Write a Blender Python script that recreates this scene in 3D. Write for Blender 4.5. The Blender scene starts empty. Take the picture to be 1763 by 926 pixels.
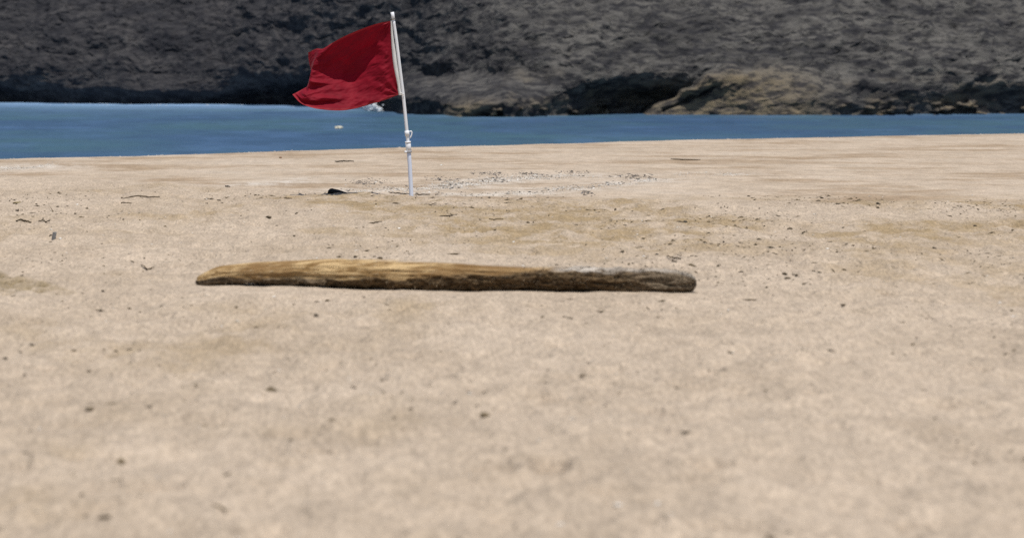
import bpy, math, random
import numpy as np
from mathutils import Vector

random.seed(7)
rng = np.random.default_rng(7)
S = bpy.context.scene
COL = S.collection

# ------------------------------------------------------------------ camera
EYE, FPX, CX, HOR = 1.6, 4140.0, 600.0, 115.0      # eye height (m), focal length and axis of the lens in photo pixels
W, H = 1763.0, 926.0
cd = bpy.data.cameras.new('camera')
cam = bpy.data.objects.new('camera', cd)
COL.objects.link(cam)
cam.location = (0, 0, EYE)
cam.rotation_euler = (math.radians(90), 0, 0)
cd.sensor_width = 36
cd.lens = FPX * 36 / W
cd.shift_x = (W / 2 - CX) / W
cd.shift_y = -(H / 2 - HOR) / W
cd.clip_start = 0.5
cd.clip_end = 3000
cd.dof.use_dof = True
cd.dof.focus_distance = 30.0
cd.dof.aperture_fstop = 2.2
S.camera = cam

# ------------------------------------------------------------------ light
SUN_EL, SUN_AZ = math.radians(75), math.radians(158)   # azimuth from +Y, clockwise seen from above
svec = Vector((math.sin(SUN_AZ) * math.cos(SUN_EL), math.cos(SUN_AZ) * math.cos(SUN_EL), math.sin(SUN_EL)))
wd = bpy.data.worlds.new('World')
S.world = wd
wd.use_nodes = True
nt = wd.node_tree
bg = nt.nodes['Background']
sk = nt.nodes.new('ShaderNodeTexSky')
sk.sky_type = 'NISHITA'
sk.sun_disc = False
sk.sun_elevation = SUN_EL
sk.sun_rotation = SUN_AZ
nt.links.new(sk.outputs[0], bg.inputs[0])
bg.inputs[1].default_value = 0.08
sl = bpy.data.lights.new('sun', 'SUN')
sl.energy = 3.85
sl.angle = math.radians(0.53)
sl.color = (1.0, 0.96, 0.9)
so = bpy.data.objects.new('sun', sl)
so.rotation_euler = svec.to_track_quat('Z', 'Y').to_euler()
so.location = (0, 0, 60)
COL.objects.link(so)
S.view_settings.view_transform = 'Standard'
S.view_settings.look = 'None'
S.view_settings.exposure = 0.12
S.view_settings.gamma = 1.0
S.cycles.use_denoising = False
S.cycles.max_bounces = 6

# ------------------------------------------------------------------ numpy noise
_P = np.random.default_rng(11).permutation(256)
_P = np.concatenate([_P, _P, _P])
_G = np.random.default_rng(12).normal(size=(256, 3))
_G /= np.linalg.norm(_G, axis=1)[:, None]

def perlin(x, y, z=None):
    x = np.asarray(x, float); y = np.asarray(y, float)
    z = np.zeros_like(x) + 0.37 if z is None else np.asarray(z, float) + np.zeros_like(x)
    xi, yi, zi = np.floor(x).astype(int), np.floor(y).astype(int), np.floor(z).astype(int)
    xf, yf, zf = x - xi, y - yi, z - zi
    f = lambda t: t * t * t * (t * (t * 6 - 15) + 10)
    u, v, w = f(xf), f(yf), f(zf)
    xi &= 255; yi &= 255; zi &= 255
    out = 0
    for dz in (0, 1):
        for dy in (0, 1):
            for dx in (0, 1):
                g = _G[_P[_P[_P[(xi + dx) & 255] + ((yi + dy) & 255)] + ((zi + dz) & 255)]]
                d = g[..., 0] * (xf - dx) + g[..., 1] * (yf - dy) + g[..., 2] * (zf - dz)
                out = out + d * (u if dx else 1 - u) * (v if dy else 1 - v) * (w if dz else 1 - w)
    return out * 1.6

def fbm(x, y, z=None, o=4, g=0.5, l=2.03):
    s, a = 0, 1.0
    for k in range(o):
        s = s + a * perlin(x * l ** k + 17.3 * k, y * l ** k - 9.1 * k, None if z is None else z * l ** k + 3.7 * k)
        a *= g
    return s

def ridged(x, y, z=None, o=4, g=0.5, l=2.03):
    s, a = 0, 1.0
    for k in range(o):
        s = s + a * (0.5 - np.abs(perlin(x * l ** k + 7.3 * k, y * l ** k + 5.1 * k, None if z is None else z * l ** k + 3.7 * k)))
        a *= g
    return s

def sstep(a, b, x):
    t = np.clip((x - a) / (b - a), 0, 1)
    return t * t * (3 - 2 * t)

# ------------------------------------------------------------------ beach profile (world metres)
def flat(px, py):                                   # where a point seen on level sand lies
    d = FPX * EYE / (py - HOR)
    return (px - CX) / FPX * d, d
def line_fn(pts):
    q = sorted(flat(*p) for p in pts)
    xs = np.array([a for a, b in q]); ys = np.array([b for a, b in q])
    return lambda X: np.interp(X, xs, ys)
_crest = line_fn([(-300, 281), (0, 270), (300, 262), (600, 252.5), (900, 245), (1200, 237), (1500, 231), (1900, 225)])
def crest(X):
    return _crest(X) + np.where(X < -10, (X + 10) * 0.2, 0) + np.where(X > 20, (X - 20) * 0.15, 0) + 0.35 * fbm(X * 0.5, 0 * X + 2.2, o=3)
_ledge = line_fn([(-200, 292), (0, 301), (200, 313), (450, 325), (560, 330), (720, 338), (900, 341), (1200, 344), (1800, 349)])
def ledge(X):
    return _ledge(X) + 0.5 * fbm(X * 0.9, 0 * X + 5.1, o=3)

WATER = -1.2
TRACKS = [((-80, 476), (62, 506)), ((540, 334), (820, 346)), ((590, 349), (850, 362))]
TRK = [(flat(*a), flat(*b)) for a, b in TRACKS]

def track_mask(X, Y, k, half):
    (ax, ay), (bx, by) = TRK[k]
    L = math.hypot(bx - ax, by - ay)
    ux, uy = (bx - ax) / L, (by - ay) / L
    s = (X - ax) * ux + (Y - ay) * uy
    t = -(X - ax) * uy + (Y - ay) * ux
    m = sstep(half * 1.15, half * 0.85, np.abs(t)) * sstep(-0.25, 0.15, s) * sstep(L + 0.25, L - 0.15, s)
    return s, t, m

LOG_D0, LOG_D1 = 17.72, 17.2

def beach(X, Y, full=False):
    X = np.asarray(X, float); Y = np.asarray(Y, float)
    c, l = crest(X), ledge(X)
    tr = sstep(0.5, -0.5, Y - l)                       # 1 on the trampled side
    h = -0.05 * sstep(-0.05, 0.35, Y - l)
    over = Y - c
    h = h - np.where(over > 0, over * over / (over + 2.0) * 0.22, 0)
    near = sstep(75, 20, np.abs(Y))
    rough = fbm(X * 1.1, Y * 0.8, o=5, g=0.55)
    lumps = fbm(X * 3.1 + 40, Y * 2.4, o=3, g=0.6)
    h = h + tr * near * (0.030 * rough + 0.026 * lumps + 0.013 * fbm(X * 8, Y * 4.5, o=3, g=0.6))
    h = h + (1 - tr) * near * (0.010 * fbm(X * 0.35, Y * 1.1, o=4) + 0.003 * lumps)
    # footprints: soft hollows with raised rims on a jittered lattice
    gx, gy = X / 0.62, Y / 0.62
    ix, iy = np.floor(gx).astype(int), np.floor(gy).astype(int)
    fp = 0
    for ox in (-1, 0, 1):
        for oy in (-1, 0, 1):
            jx, jy = ix + ox, iy + oy
            r1 = _P[(_P[jx & 255] + jy) & 255] / 255.0
            r2 = _P[(_P[(jx + 91) & 255] + jy + 37) & 255] / 255.0
            r3 = _P[(_P[(jx + 13) & 255] + jy + 71) & 255] / 255.0
            ex, ey = gx - (jx + r1), gy - (jy + r2)
            a = r3 * 6.28
            p, q = ex * np.cos(a) + ey * np.sin(a), -ex * np.sin(a) + ey * np.cos(a)
            rr = np.sqrt((p / 0.23) ** 2 + (q / 0.13) ** 2)
            fp = fp + np.where(r3 > 0.35, -np.exp(-rr ** 2) + 0.45 * np.exp(-((rr - 1.5) / 0.45) ** 2), 0)
    h = h + tr * near * (0.026 + 0.022 * sstep(16.5, 13.5, Y)) * fp
    # level the sand a little under the log
    lg = sstep(0.75, 0.25, np.abs(Y - 17.45)) * sstep(-1.7, -1.2, X) * sstep(3.0, 2.5, X)
    h = h * (1 - 0.92 * lg) + lg * (-0.008 + 0.009 * sstep(0.2, -0.5, X) + 0.012 * fbm(X * 2.5, Y * 2.5, o=3))
    h = h + 0.03 * np.exp(-((X - 0.74) ** 2 + (Y - 29.9) ** 2) / 0.14 ** 2)    # sand heaped round the pole foot
    track = damp = np.zeros_like(h)
    for k, half, depth in ((0, 0.30, 0.055), (1, 0.20, 0.022), (2, 0.20, 0.022)):
        s, t, m = track_mask(X, Y, k, half)
        m = m * sstep(-0.45, 0.1, fbm(X * 1.5 + 9, Y * 1.2, o=3) + 0.35)
        per = 0.105 if k else 0.17
        lug = np.sin((s + t * (0.16 if k else 0.3)) / per * 2 * math.pi) * (1 if k else sstep(half * 0.12, half * 0.3, np.abs(t)))
        if k:
            lug = -np.maximum(-lug, 0) ** 1.5 * (0.6 + 0.8 * np.clip(perlin(np.floor(s / per) * 0.73, 0 * s + k * 3.3) + 0.3, 0, 1)) * sstep(half, half * 0.5, np.abs(t))
        h = h - (m * depth * 0.55 * lug if k else m * (depth * 0.35 - depth * 0.55 * lug))
        if k:
            track = np.maximum(track, np.clip(-lug * m * 1.0, 0, 1))
        else:
            track = m * (0.8 - 0.3 * lug) * sstep(-0.5, 0.2, fbm(X * 4, Y * 3, o=3) + 0.2)
    if not full:
        return h
    # real colour zones: damp turned-over sand, shell grit drifts, packed wash
    px, py = CX + FPX * X / np.maximum(Y, 1), HOR + FPX * EYE / np.maximum(Y, 1)
    n1 = fbm(X * 0.45 + 3, Y * 0.22 + 8, o=4, g=0.6)
    band = sstep(31.5, 29.0, Y) * sstep(19.8, 22.5, Y + 0.9 * n1) * sstep(-3.4, -0.6, X + 1.2 * n1)
    d2 = band * sstep(-0.35, 0.45, n1 + 0.25)
    far_l = sstep(-0.1, 0.6, n1 - 0.15) * tr * 0.55
    damp = np.clip(np.maximum(damp, np.maximum(d2, far_l)), 0, 1)
    grit = np.zeros_like(h)
    for pts, wid in GRIT:
        for (a, b) in zip(pts[:-1], pts[1:]):
            A, B = np.array(flat(*a)), np.array(flat(*b))
            AB = B - A
            t = np.clip(((X - A[0]) * AB[0] + (Y - A[1]) * AB[1]) / (AB @ AB), 0, 1)
            dx, dy = X - A[0] - t * AB[0], Y - A[1] - t * AB[1]
            grit = np.maximum(grit, np.exp(-(dx ** 2 + dy ** 2) / wid ** 2))
    grit = grit * sstep(-0.5, 0.4, fbm(X * 1.3, Y * 0.9, o=3) + 0.1)
    return h, damp, grit, (1 - tr), track

GRIT = [([(560, 322), (640, 321), (760, 316), (840, 306), (925, 299), (1010, 297)], 0.75),
        ([(690, 327), (820, 329), (905, 326), (980, 318), (1070, 308), (1130, 303)], 0.55),
        ([(-60, 287), (30, 284), (75, 279)], 0.9),
        ([(1160, 294), (1260, 294)], 0.5),
        ([(330, 313), (480, 310), (560, 302)], 0.5)]

# ------------------------------------------------------------------ object helpers
def link(o, parent=None):
    COL.objects.link(o)
    if parent is not None:
        o.parent = parent
    return o
def grid_mesh(name, P, smooth=True, wrap=False):
    n, m = P.shape[:2]
    me = bpy.data.meshes.new(name)
    idx = np.arange(n * m).reshape(n, m)
    if wrap:
        idx = np.concatenate([idx, idx[:, :1]], axis=1)
    q = np.stack([idx[:-1, :-1], idx[:-1, 1:], idx[1:, 1:], idx[1:, :-1]], -1).reshape(-1, 4)
    me.vertices.add(n * m)
    me.vertices.foreach_set('co', P.reshape(-1).astype(np.float32))
    me.loops.add(q.size)
    me.loops.foreach_set('vertex_index', q.reshape(-1).astype(np.int32))
    me.polygons.add(len(q))
    me.polygons.foreach_set('loop_start', np.arange(0, q.size, 4, dtype=np.int32))
    me.polygons.foreach_set('use_smooth', np.full(len(q), smooth))
    me.update(calc_edges=True)
    return me
def tri_mesh(name, V, F, smooth=False):
    me = bpy.data.meshes.new(name)
    V = np.asarray(V, np.float32); F = np.asarray(F, np.int32)
    k = F.shape[1]
    me.vertices.add(len(V)); me.vertices.foreach_set('co', V.reshape(-1))
    me.loops.add(F.size); me.loops.foreach_set('vertex_index', F.reshape(-1))
    me.polygons.add(len(F)); me.polygons.foreach_set('loop_start', np.arange(0, F.size, k, dtype=np.int32))
    me.polygons.foreach_set('use_smooth', np.full(len(F), smooth))
    me.update(calc_edges=True)
    return me
def attr(me, name, vals):
    a = me.attributes.new(name, 'FLOAT', 'POINT')
    a.data.foreach_set('value', np.asarray(vals, np.float32).reshape(-1))
def obj(name, me, mat, parent=None, kind=None):
    o = bpy.data.objects.new(name, me)
    me.materials.append(mat)
    if kind: o['kind'] = kind
    return link(o, parent)
def tag(o, label, cat, group=None):
    o['label'] = label; o['category'] = cat
    if group: o['group'] = group
    return o
def thing(name, loc, label, cat, group=None):
    o = bpy.data.objects.new(name, None)
    o.empty_display_size = 0.1
    o.location = loc
    return tag(link(o), label, cat, group)
def tube(pts, radii, seg=12, cap=True):
    """swept tube as verts/faces (quads), closed ends"""
    pts = [Vector(p) for p in pts]
    V, F = [], []
    up = None
    for i, p in enumerate(pts):
        t = (pts[min(i + 1, len(pts) - 1)] - pts[max(i - 1, 0)]).normalized()
        if up is None:
            up = t.orthogonal().normalized()
        up = (up - t * up.dot(t)).normalized()
        b = t.cross(up)
        r = radii[i] if hasattr(radii, '__len__') else radii
        for k in range(seg):
            a = 2 * math.pi * k / seg
            V.append(p + (up * math.cos(a) + b * math.sin(a)) * r)
    for i in range(len(pts) - 1):
        for k in range(seg):
            k2 = (k + 1) % seg
            F.append((i * seg + k, i * seg + k2, (i + 1) * seg + k2, (i + 1) * seg + k))
    if cap:
        F.append(tuple(range(seg - 1, -1, -1)))
        F.append(tuple((len(pts) - 1) * seg + k for k in range(seg)))
    return V, F
def pymesh(name, parts, smooth=True, sharp=None):
    V, F = [], []
    for v, f in parts:
        o = len(V)
        V += [tuple(x) for x in v]
        F += [tuple(i + o for i in t) for t in f]
    me = bpy.data.meshes.new(name)
    me.from_pydata(V, [], F)
    me.update()
    me.polygons.foreach_set('use_smooth', [smooth and len(p.vertices) <= 4 for p in me.polygons])
    return me

# ------------------------------------------------------------------ material helpers
class Mat:
    def __init__(s, name, rough=0.9, spec=0.3):
        s.m = bpy.data.materials.new(name); s.m.use_nodes = True
        s.t = s.m.node_tree; s.b = s.t.nodes['Principled BSDF']
        s.b.inputs['Roughness'].default_value = rough
        s.b.inputs['Specular IOR Level'].default_value = spec
        s.co = s.t.nodes.new('ShaderNodeTexCoord').outputs['Object']
    def n(s, t, **k):
        nd = s.t.nodes.new(t)
        for a, b in k.items(): setattr(nd, a, b)
        return nd
    def l(s, a, b): s.t.links.new(a, b)
    def noise(s, scale, vec=(1, 1, 1), detail=4, rough=0.55):
        mp = s.n('ShaderNodeMapping'); mp.inputs['Scale'].default_value = vec
        s.l(s.co, mp.inputs[0])
        nz = s.n('ShaderNodeTexNoise')
        nz.inputs['Scale'].default_value = scale; nz.inputs['Detail'].default_value = detail; nz.inputs['Roughness'].default_value = rough
        s.l(mp.outputs[0], nz.inputs[0])
        return nz.outputs[0]
    def ramp(s, v, a, b, c0=0.0, c1=1.0):
        r = s.n('ShaderNodeMapRange', interpolation_type='SMOOTHSTEP')
        r.inputs[1].default_value = a; r.inputs[2].default_value = b; r.inputs[3].default_value = c0; r.inputs[4].default_value = c1
        s.l(v, r.inputs[0])
        return r.outputs[0]
    def mix(s, f, a, b, mode='MIX'):
        x = s.n('ShaderNodeMix', data_type='RGBA', blend_type=mode)
        for v, k in ((f, 0), (a, 6), (b, 7)):
            if hasattr(v, 'is_linked'): s.l(v, x.inputs[k])
            elif k == 0: x.inputs[0].default_value = v
            else: x.inputs[k].default_value = (*v, 1)
        return x.outputs[2]
    def mul(s, a, b, op='MULTIPLY'):
        x = s.n('ShaderNodeMath', operation=op)
        for i, v in enumerate((a, b)):
            if hasattr(v, 'is_linked'): s.l(v, x.inputs[i])
            else: x.inputs[i].default_value = v
        return x.outputs[0]
    def at(s, name):
        return s.n('ShaderNodeAttribute', attribute_name=name).outputs['Fac']
    def col(s, c):
        if hasattr(c, 'is_linked'): s.l(c, s.b.inputs['Base Color'])
        else: s.b.inputs['Base Color'].default_value = (*c, 1)
        return s
    def bump(s, h, dist, strength=1.0):
        bp = s.n('ShaderNodeBump'); bp.inputs['Strength'].default_value = strength; bp.inputs['Distance'].default_value = dist
        s.l(h, bp.inputs['Height']); s.l(bp.outputs[0], s.b.inputs['Normal'])
        return s

def sand_material():
    m = Mat('sand', 0.95, 0.15)
    big = m.noise(0.8, (1, 0.5, 1), 5)
    mid = m.noise(5, (1, 0.45, 1), 5, 0.65)
    fine = m.noise(45, (1, 0.3, 1), 4, 0.75)
    c = m.mix(m.ramp(big, 0.35, 0.65), (0.424, 0.340, 0.254), (0.474, 0.384, 0.292))
    c = m.mix(m.mul(m.at('damp'), m.ramp(m.noise(2.2, (0.8, 0.4, 1), 6, 0.7), 0.38, 0.6, 0.1, 1.0)), c, (0.325, 0.240, 0.140))
    c = m.mix(m.mul(m.at('track'), 0.9), c, (0.225, 0.170, 0.088))
    streak = m.noise(0.85, (0.42, 0.55, 1), 7, 0.68)
    c = m.mix(m.mul(m.at('wash'), m.ramp(streak, 0.47, 0.64, 0, 0.95)), c, (0.318, 0.232, 0.152))
    c = m.mix(m.mul(m.at('wash'), m.ramp(streak, 0.46, 0.3, 0, 0.6)), c, (0.48, 0.405, 0.325))
    c = m.mix(m.mul(m.at('grit'), m.ramp(mid, 0.40, 0.58, 0.1, 0.85)), c, (0.51, 0.455, 0.39))
    speck = m.ramp(fine, 0.34, 0.66, 0.80, 1.16)
    sp = m.n('ShaderNodeCombineColor')
    for i in range(3): m.l(speck, sp.inputs[i])
    c = m.mix(1.0, c, sp.outputs[0], 'MULTIPLY')
    sp2 = m.n('ShaderNodeCombineColor'); v = m.ramp(mid, 0.3, 0.7, 0.88, 1.10)
    for i in range(3): m.l(v, sp2.inputs[i])
    c = m.mix(1.0, c, sp2.outputs[0], 'MULTIPLY')
    m.col(c)
    dents = m.noise(11, (1, 0.55, 1), 4, 0.6)
    hgt = m.mul(m.mul(m.mul(fine, 0.12), mid, 'ADD'), m.mul(dents, 0.9), 'ADD')
    m.bump(m.mul(hgt, m.ramp(m.at('wash'), 0, 1, 1.0, 0.25)), 0.06, 0.85)
    return m.m

def simple(name, c0, c1, scale=20, rough=0.85, vec=(1, 1, 1), bump=0.004, spec=0.3):
    m = Mat(name, rough, spec)
    n = m.noise(scale, vec, 5, 0.65)
    m.col(m.mix(m.ramp(n, 0.33, 0.67), c0, c1))
    if bump: m.bump(n, bump, 0.6)
    return m.m

# ------------------------------------------------------------------ SETTING: sand
def build_sand():
    pyv = np.concatenate([np.linspace(990, 560, 190)[:-1], np.linspace(560, 205, 520)])
    ys = FPX * EYE / (pyv - HOR)
    ys = np.concatenate([[-400, -120, -40, -15, -5, 0, 2.5, 4.5, 6], ys, [74, 76, 80, 90, 110, 150, 220, 320]])
    u = np.concatenate([[-400, -150, -60, -25, -12, -7, -5], np.linspace(-4, 4, 760), [5, 7, 12, 25, 60, 150, 400]])
    f = np.clip((u + 4) / 8, 0, 1)
    yy = np.clip(ys, 7, 80)[:, None]
    X = (-0.155 * yy - 1.0) + f[None, :] * (0.30 * yy + 0.155 * yy + 2.0) + np.where(np.abs(u) > 4, u - np.sign(u) * 4, 0)[None, :]
    Y = np.repeat(ys[:, None], len(u), 1)
    h, damp, grit, wash, track = beach(X, Y, True)
    h = np.maximum(h, -6.0)
    me = grid_mesh('sand', np.stack([X, Y, h], -1))
    attr(me, 'damp', damp); attr(me, 'grit', grit); attr(me, 'wash', wash); attr(me, 'track', track)
    obj('sand', me, sand_material(), kind='structure')

# ------------------------------------------------------------------ SETTING: water
BASE_PX = [(-600, 176.5), (0, 177), (250, 180.5), (450, 181), (570, 183), (625, 186), (655, 192), (700, 197), (780, 200), (870, 203), (940, 200),
           (1000, 198), (1100, 196.5), (1200, 197), (1400, 199), (1763, 197), (2300, 197)]
def water_pt(px, py):
    d = FPX * (EYE - WATER) / (py - HOR)
    return (px - CX) / FPX * d, d
_bp = sorted(water_pt(*p) for p in BASE_PX)
_bx = np.array([-200] + [p[0] for p in _bp] + [220]); _by = np.array([210] + [p[1] for p in _bp] + [165])
def shore(X):
    s = 0
    for dx, w in ((-0.9, .25), (0, .5), (0.9, .25)):
        s = s + w * np.interp(X + dx, _bx, _by)
    return s

def build_water():
    ys = np.concatenate([[38, 45, 52], np.linspace(58, 200, 300), [260, 500, 1500]])
    u = np.concatenate([[-1200, -400, -160, -90], np.linspace(-60, 70, 330), [100, 180, 400, 1200]])
    X, Y = np.meshgrid(u, ys)
    fine = (np.abs(X) < 80) & (Y > 50) & (Y < 205)
    z = WATER + np.where(fine, 0.05 * fbm(X * 0.12, Y * 0.45, o=3) + 0.025 * np.sin(Y * 1.3 + 1.5 * fbm(X * 0.08, Y * 0.08, o=2)), 0)
    me = grid_mesh('sea', np.stack([X, Y, z], -1))
    gap = shore(X) - Y
    attr(me, 'surf', np.exp(-np.maximum(gap, 0) / 14.0) * sstep(2.0, -1.0, X) * 1.0 + 0.2 * np.exp(-np.maximum(gap, 0) / 4.0) * (X > 0))
    m = Mat('sea_water', 0.35, 0.35)
    a = m.noise(0.12, (0.7, 0.5, 1), 5)
    b = m.noise(0.40, (0.65, 0.40, 1), 6, 0.66)
    c = m.mix(m.ramp(a, 0.35, 0.65), (0.036, 0.080, 0.150), (0.046, 0.104, 0.136))
    c = m.mix(m.ramp(b, 0.46, 0.70, 0, 0.6), c, (0.066, 0.128, 0.240))
    c = m.mix(m.ramp(m.noise(0.9, (0.55, 0.40, 1), 5, 0.65), 0.50, 0.68, 0, 0.65), c, (0.026, 0.060, 0.112))
    s = m.mul(m.at('surf'), m.ramp(b, 0.26, 0.48))
    c = m.mix(s, c, (0.26, 0.41, 0.62))
    m.col(c)
    m.b.inputs['IOR'].default_value = 1.33
    r1 = m.noise(1.6, (0.35, 1, 1), 4, 0.6)
    m.bump(m.mul(r1, m.mul(b, 1.5), 'ADD'), 0.35, 0.8)
    obj('sea', me, m.m, kind='structure')
    # foam: washing at the foot of the rocks, a burst by the point
    pts = []
    for _ in range(160):
        X0 = rng.uniform(-30, 1.5); g = rng.exponential(1.6) + 0.2
        if fbm(np.array([X0 * 0.35]), np.array([g * 0.5]), o=2)[0] < 0.05: continue
        pts.append((X0, shore(np.array([X0]))[0] - g, 0.02, rng.uniform(0.04, 0.13), 0.02))
    for _ in range(1500):
        X0 = 0.85 + rng.normal() * 0.42; z = abs(rng.normal()) * 0.24
        pts.append((X0, shore(np.array([X0]))[0] - 1.2 - rng.uniform(0, 3.0), z, rng.uniform(0.06, 0.26), 0.08))
    V, F = bits(np.array(pts)[:, :3] + np.array([0, 0, WATER]), np.array(pts)[:, 3], flat_z=0.35)
    obj('sea_foam', tri_mesh('sea_foam', V, F, True), simple('foam', (0.62, 0.68, 0.74), (0.8, 0.82, 0.84), 3), kind='stuff')

_OCT_V = np.array([(1, 0, 0), (0, 1, 0), (-1, 0, 0), (0, -1, 0), (0, 0, 1), (0, 0, -1)], float)
_OCT_F = np.array([(0, 1, 4), (1, 2, 4), (2, 3, 4), (3, 0, 4), (1, 0, 5), (2, 1, 5), (3, 2, 5), (0, 3, 5)])
def bits(pos, size, flat_z=0.5, long=1.0):
    """many small lumpy chips as one vertex/face list"""
    n = len(pos)
    a = rng.uniform(0, 6.28, n)
    V = _OCT_V[None] * rng.uniform(0.55, 1.25, (n, 6, 1))
    V = V + rng.normal(0, 0.12, V.shape)
    sx = size * (1 + (long - 1) * rng.uniform(0, 1, n)); sy = size * rng.uniform(0.5, 1, n); sz = size * flat_z * rng.uniform(0.6, 1.2, n)
    V = V * np.stack([sx, sy, sz], -1)[:, None, :]
    tl = rng.normal(0, 0.18, n)
    x = V[..., 0] * np.cos(a)[:, None] - V[..., 1] * np.sin(a)[:, None]
    y = V[..., 0] * np.sin(a)[:, None] + V[..., 1] * np.cos(a)[:, None]
    z = V[..., 2] + V[..., 0] * np.sin(tl)[:, None]
    V = np.stack([x, y, z], -1) + pos[:, None, :]
    F = _OCT_F[None] + (np.arange(n) * 6)[:, None, None]
    return V.reshape(-1, 3), F.reshape(-1, 3)

# ------------------------------------------------------------------ SETTING: rocky headland
def build_headland():
    xs = np.concatenate([np.linspace(-190, -50, 60)[:-1], np.linspace(-50, 62, 1150), np.linspace(62, 200, 60)[1:]])
    zs = np.concatenate([[-2.0, -1.0, -0.3], np.linspace(0, 11, 190), np.linspace(11.3, 26, 40), [28, 29, 29.5]])
    X, Z = np.meshgrid(xs, zs)
    sh0 = shore(X)
    wide = sum(shore(X + q) * w for q, w in ((-9, .08), (-6, .14), (-3, .18), (0, .20), (3, .18), (6, .14), (9, .08)))
    k0 = sstep(0.8, 2.6, Z)
    sh = sh0 * (1 - k0) + wide * k0
    lip = 1.25 + 0.6 * sstep(2, 8, X) - 0.5 * sstep(30, 45, X) + 0.55 * fbm(X * 0.16, 0 * X + 1.7, o=3)
    lx = X - 16.9 - 1.75 * Z + 0.16 * fbm(X * 1.1, Z * 1.1, o=3)
    butt = sstep(-0.25, 0.35, lx) * sstep(30, 22, X) * sstep(4.0, 2.0, Z)     # sloping slab that reaches the water
    crack = np.exp(-((lx - 1.15) / 0.16) ** 2) * sstep(0.05, 0.4, Z) * sstep(2.2, 1.5, Z)
    butt = np.maximum(butt, 0.9 * np.exp(-((X - 6.3 - Z * 0.9) / 1.0) ** 2) * sstep(1.5, 0.5, Z))
    t = np.clip(Z / np.maximum(lip, 0.4), 0, 1)
    notch = 1.15 * (1 - t ** 2) * sstep(-0.5, 0.5, Z + 0.4) * (1 - 0.62 * sstep(7, 10, X))
    up = np.maximum(Z - lip, 0)
    slope = 0.75 + 0.30 * sstep(3, 12, X)
    back = slope * up * up / (up + 0.9) + 0.05 * up ** 2 + np.maximum(Z - 14, 0) ** 2 * 0.22
    # strata run level on the left, climb to the right on the near point
    k = sstep(0, 9, X)
    a = 0.0 + 0.42 * k
    U = X * np.cos(a) + Z * np.sin(a)
    Vv = -X * np.sin(a) * 0.7 + Z * np.cos(a)
    amp = (0.35 + 0.65 * np.clip(Z / 3, 0, 1)) * 0.52
    rel = 0.85 * fbm(U * 0.22, Vv * 0.42, Z * 0.1, o=2) + 0.42 * ridged(U * 0.45, Vv * 1.15, X * 0.1, o=5, g=0.58) - 0.35
    rel2 = 0.24 * fbm(U * 1.3, Vv * 2.9, X * 0.3, o=5, g=0.66)
    boul = ridged(U * 0.95 + 11, Vv * 1.8, X * 0.2, o=3, g=0.5)
    gully = -0.9 * sstep(0.40, 0.52, ridged(X * 0.11 + Z * 0.07, Z * 0.03 + 4.2, None, o=1)) * sstep(1.0, 4.0, Z)
    Y = sh + notch * (1 - butt) + back - butt * np.maximum(1.2 + 1.3 * sstep(12, 15, X) - 0.5 * Z, 0) - amp * (rel + rel2 + 0.18 * boul) - 0.9 * sstep(0.3, 0.6, fbm(X * 1.3 + 3, Z * 2.2, o=3)) * sstep(1.1, 0.5, Z) * sstep(2, 6, X) * (1 - butt) + crack * 0.55
    Xd = X + 0.25 * fbm(X * 0.9, Z * 1.3, o=3)
    Zd = Z + WATER + 0.35 * np.clip(Z / 2, 0, 1) * fbm(U * 0.5 + 31, Vv * 0.8, o=4, g=0.6) - 0.1
    me = grid_mesh('headland', np.stack([Xd, Y, Zd], -1))
    tan = np.maximum(butt * sstep(3.4, 1.8, Z), sstep(0.25, 0.5, fbm(X * 1.3 + 3, Z * 2.2, o=3)) * sstep(1.1, 0.5, Z) * sstep(2, 6, X))
    tan = np.maximum(tan, 0.42 * sstep(5, 10, X) * sstep(3.0, 1.4, Z) * sstep(-0.4, 0.5, fbm(X * 0.5, Z * 1.2 + 9, o=4)))
    attr(me, 'tan', np.clip(tan - crack, 0, 1)); attr(me, 'warm', sstep(-4, 16, X))
    m = Mat('dark_rock', 0.95, 0.15)
    n1 = m.noise(0.42, (0.45, 1, 1.5), 7, 0.70)
    n2 = m.noise(1.7, (0.5, 1, 1.5), 6, 0.68)
    cool = m.mix(m.ramp(n1, 0.36, 0.64), (0.029, 0.029, 0.033), (0.069, 0.065, 0.065))
    warm = m.mix(m.ramp(n1, 0.34, 0.62), (0.048, 0.046, 0.045), (0.128, 0.121, 0.110))
    c = m.mix(m.at('warm'), cool, warm)
    c = m.mix(m.ramp(n2, 0.40, 0.58, 0.85, 0.0), c, (0.020, 0.020, 0.024))
    c = m.mix(m.mul(m.at('tan'), m.ramp(n2, 0.40, 0.58, 0.1, 0.9)), c, (0.19, 0.15, 0.095))
    m.col(c)
    m.bump(n2, 0.35, 0.8)
    obj('headland', me, m.m, kind='structure')

build_sand()
build_water()
build_headland()

# ------------------------------------------------------------------ ground lookup
def ground(px, py):
    """world point on the sand seen at a photo position"""
    d = FPX * EYE / (py - HOR)
    for _ in range(12):
        X = (px - CX) / FPX * d
        z = float(beach(np.array([X]), np.array([d]))[0])
        d = 0.5 * d + 0.5 * FPX * (EYE - z) / (py - HOR)
    return Vector(((px - CX) / FPX * d, d, float(beach(np.array([(px - CX) / FPX * d]), np.array([d]))[0])))
def at(px, py, d):
    return Vector(((px - CX) / FPX * d, d, EYE - (py - HOR) * d / FPX))

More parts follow.
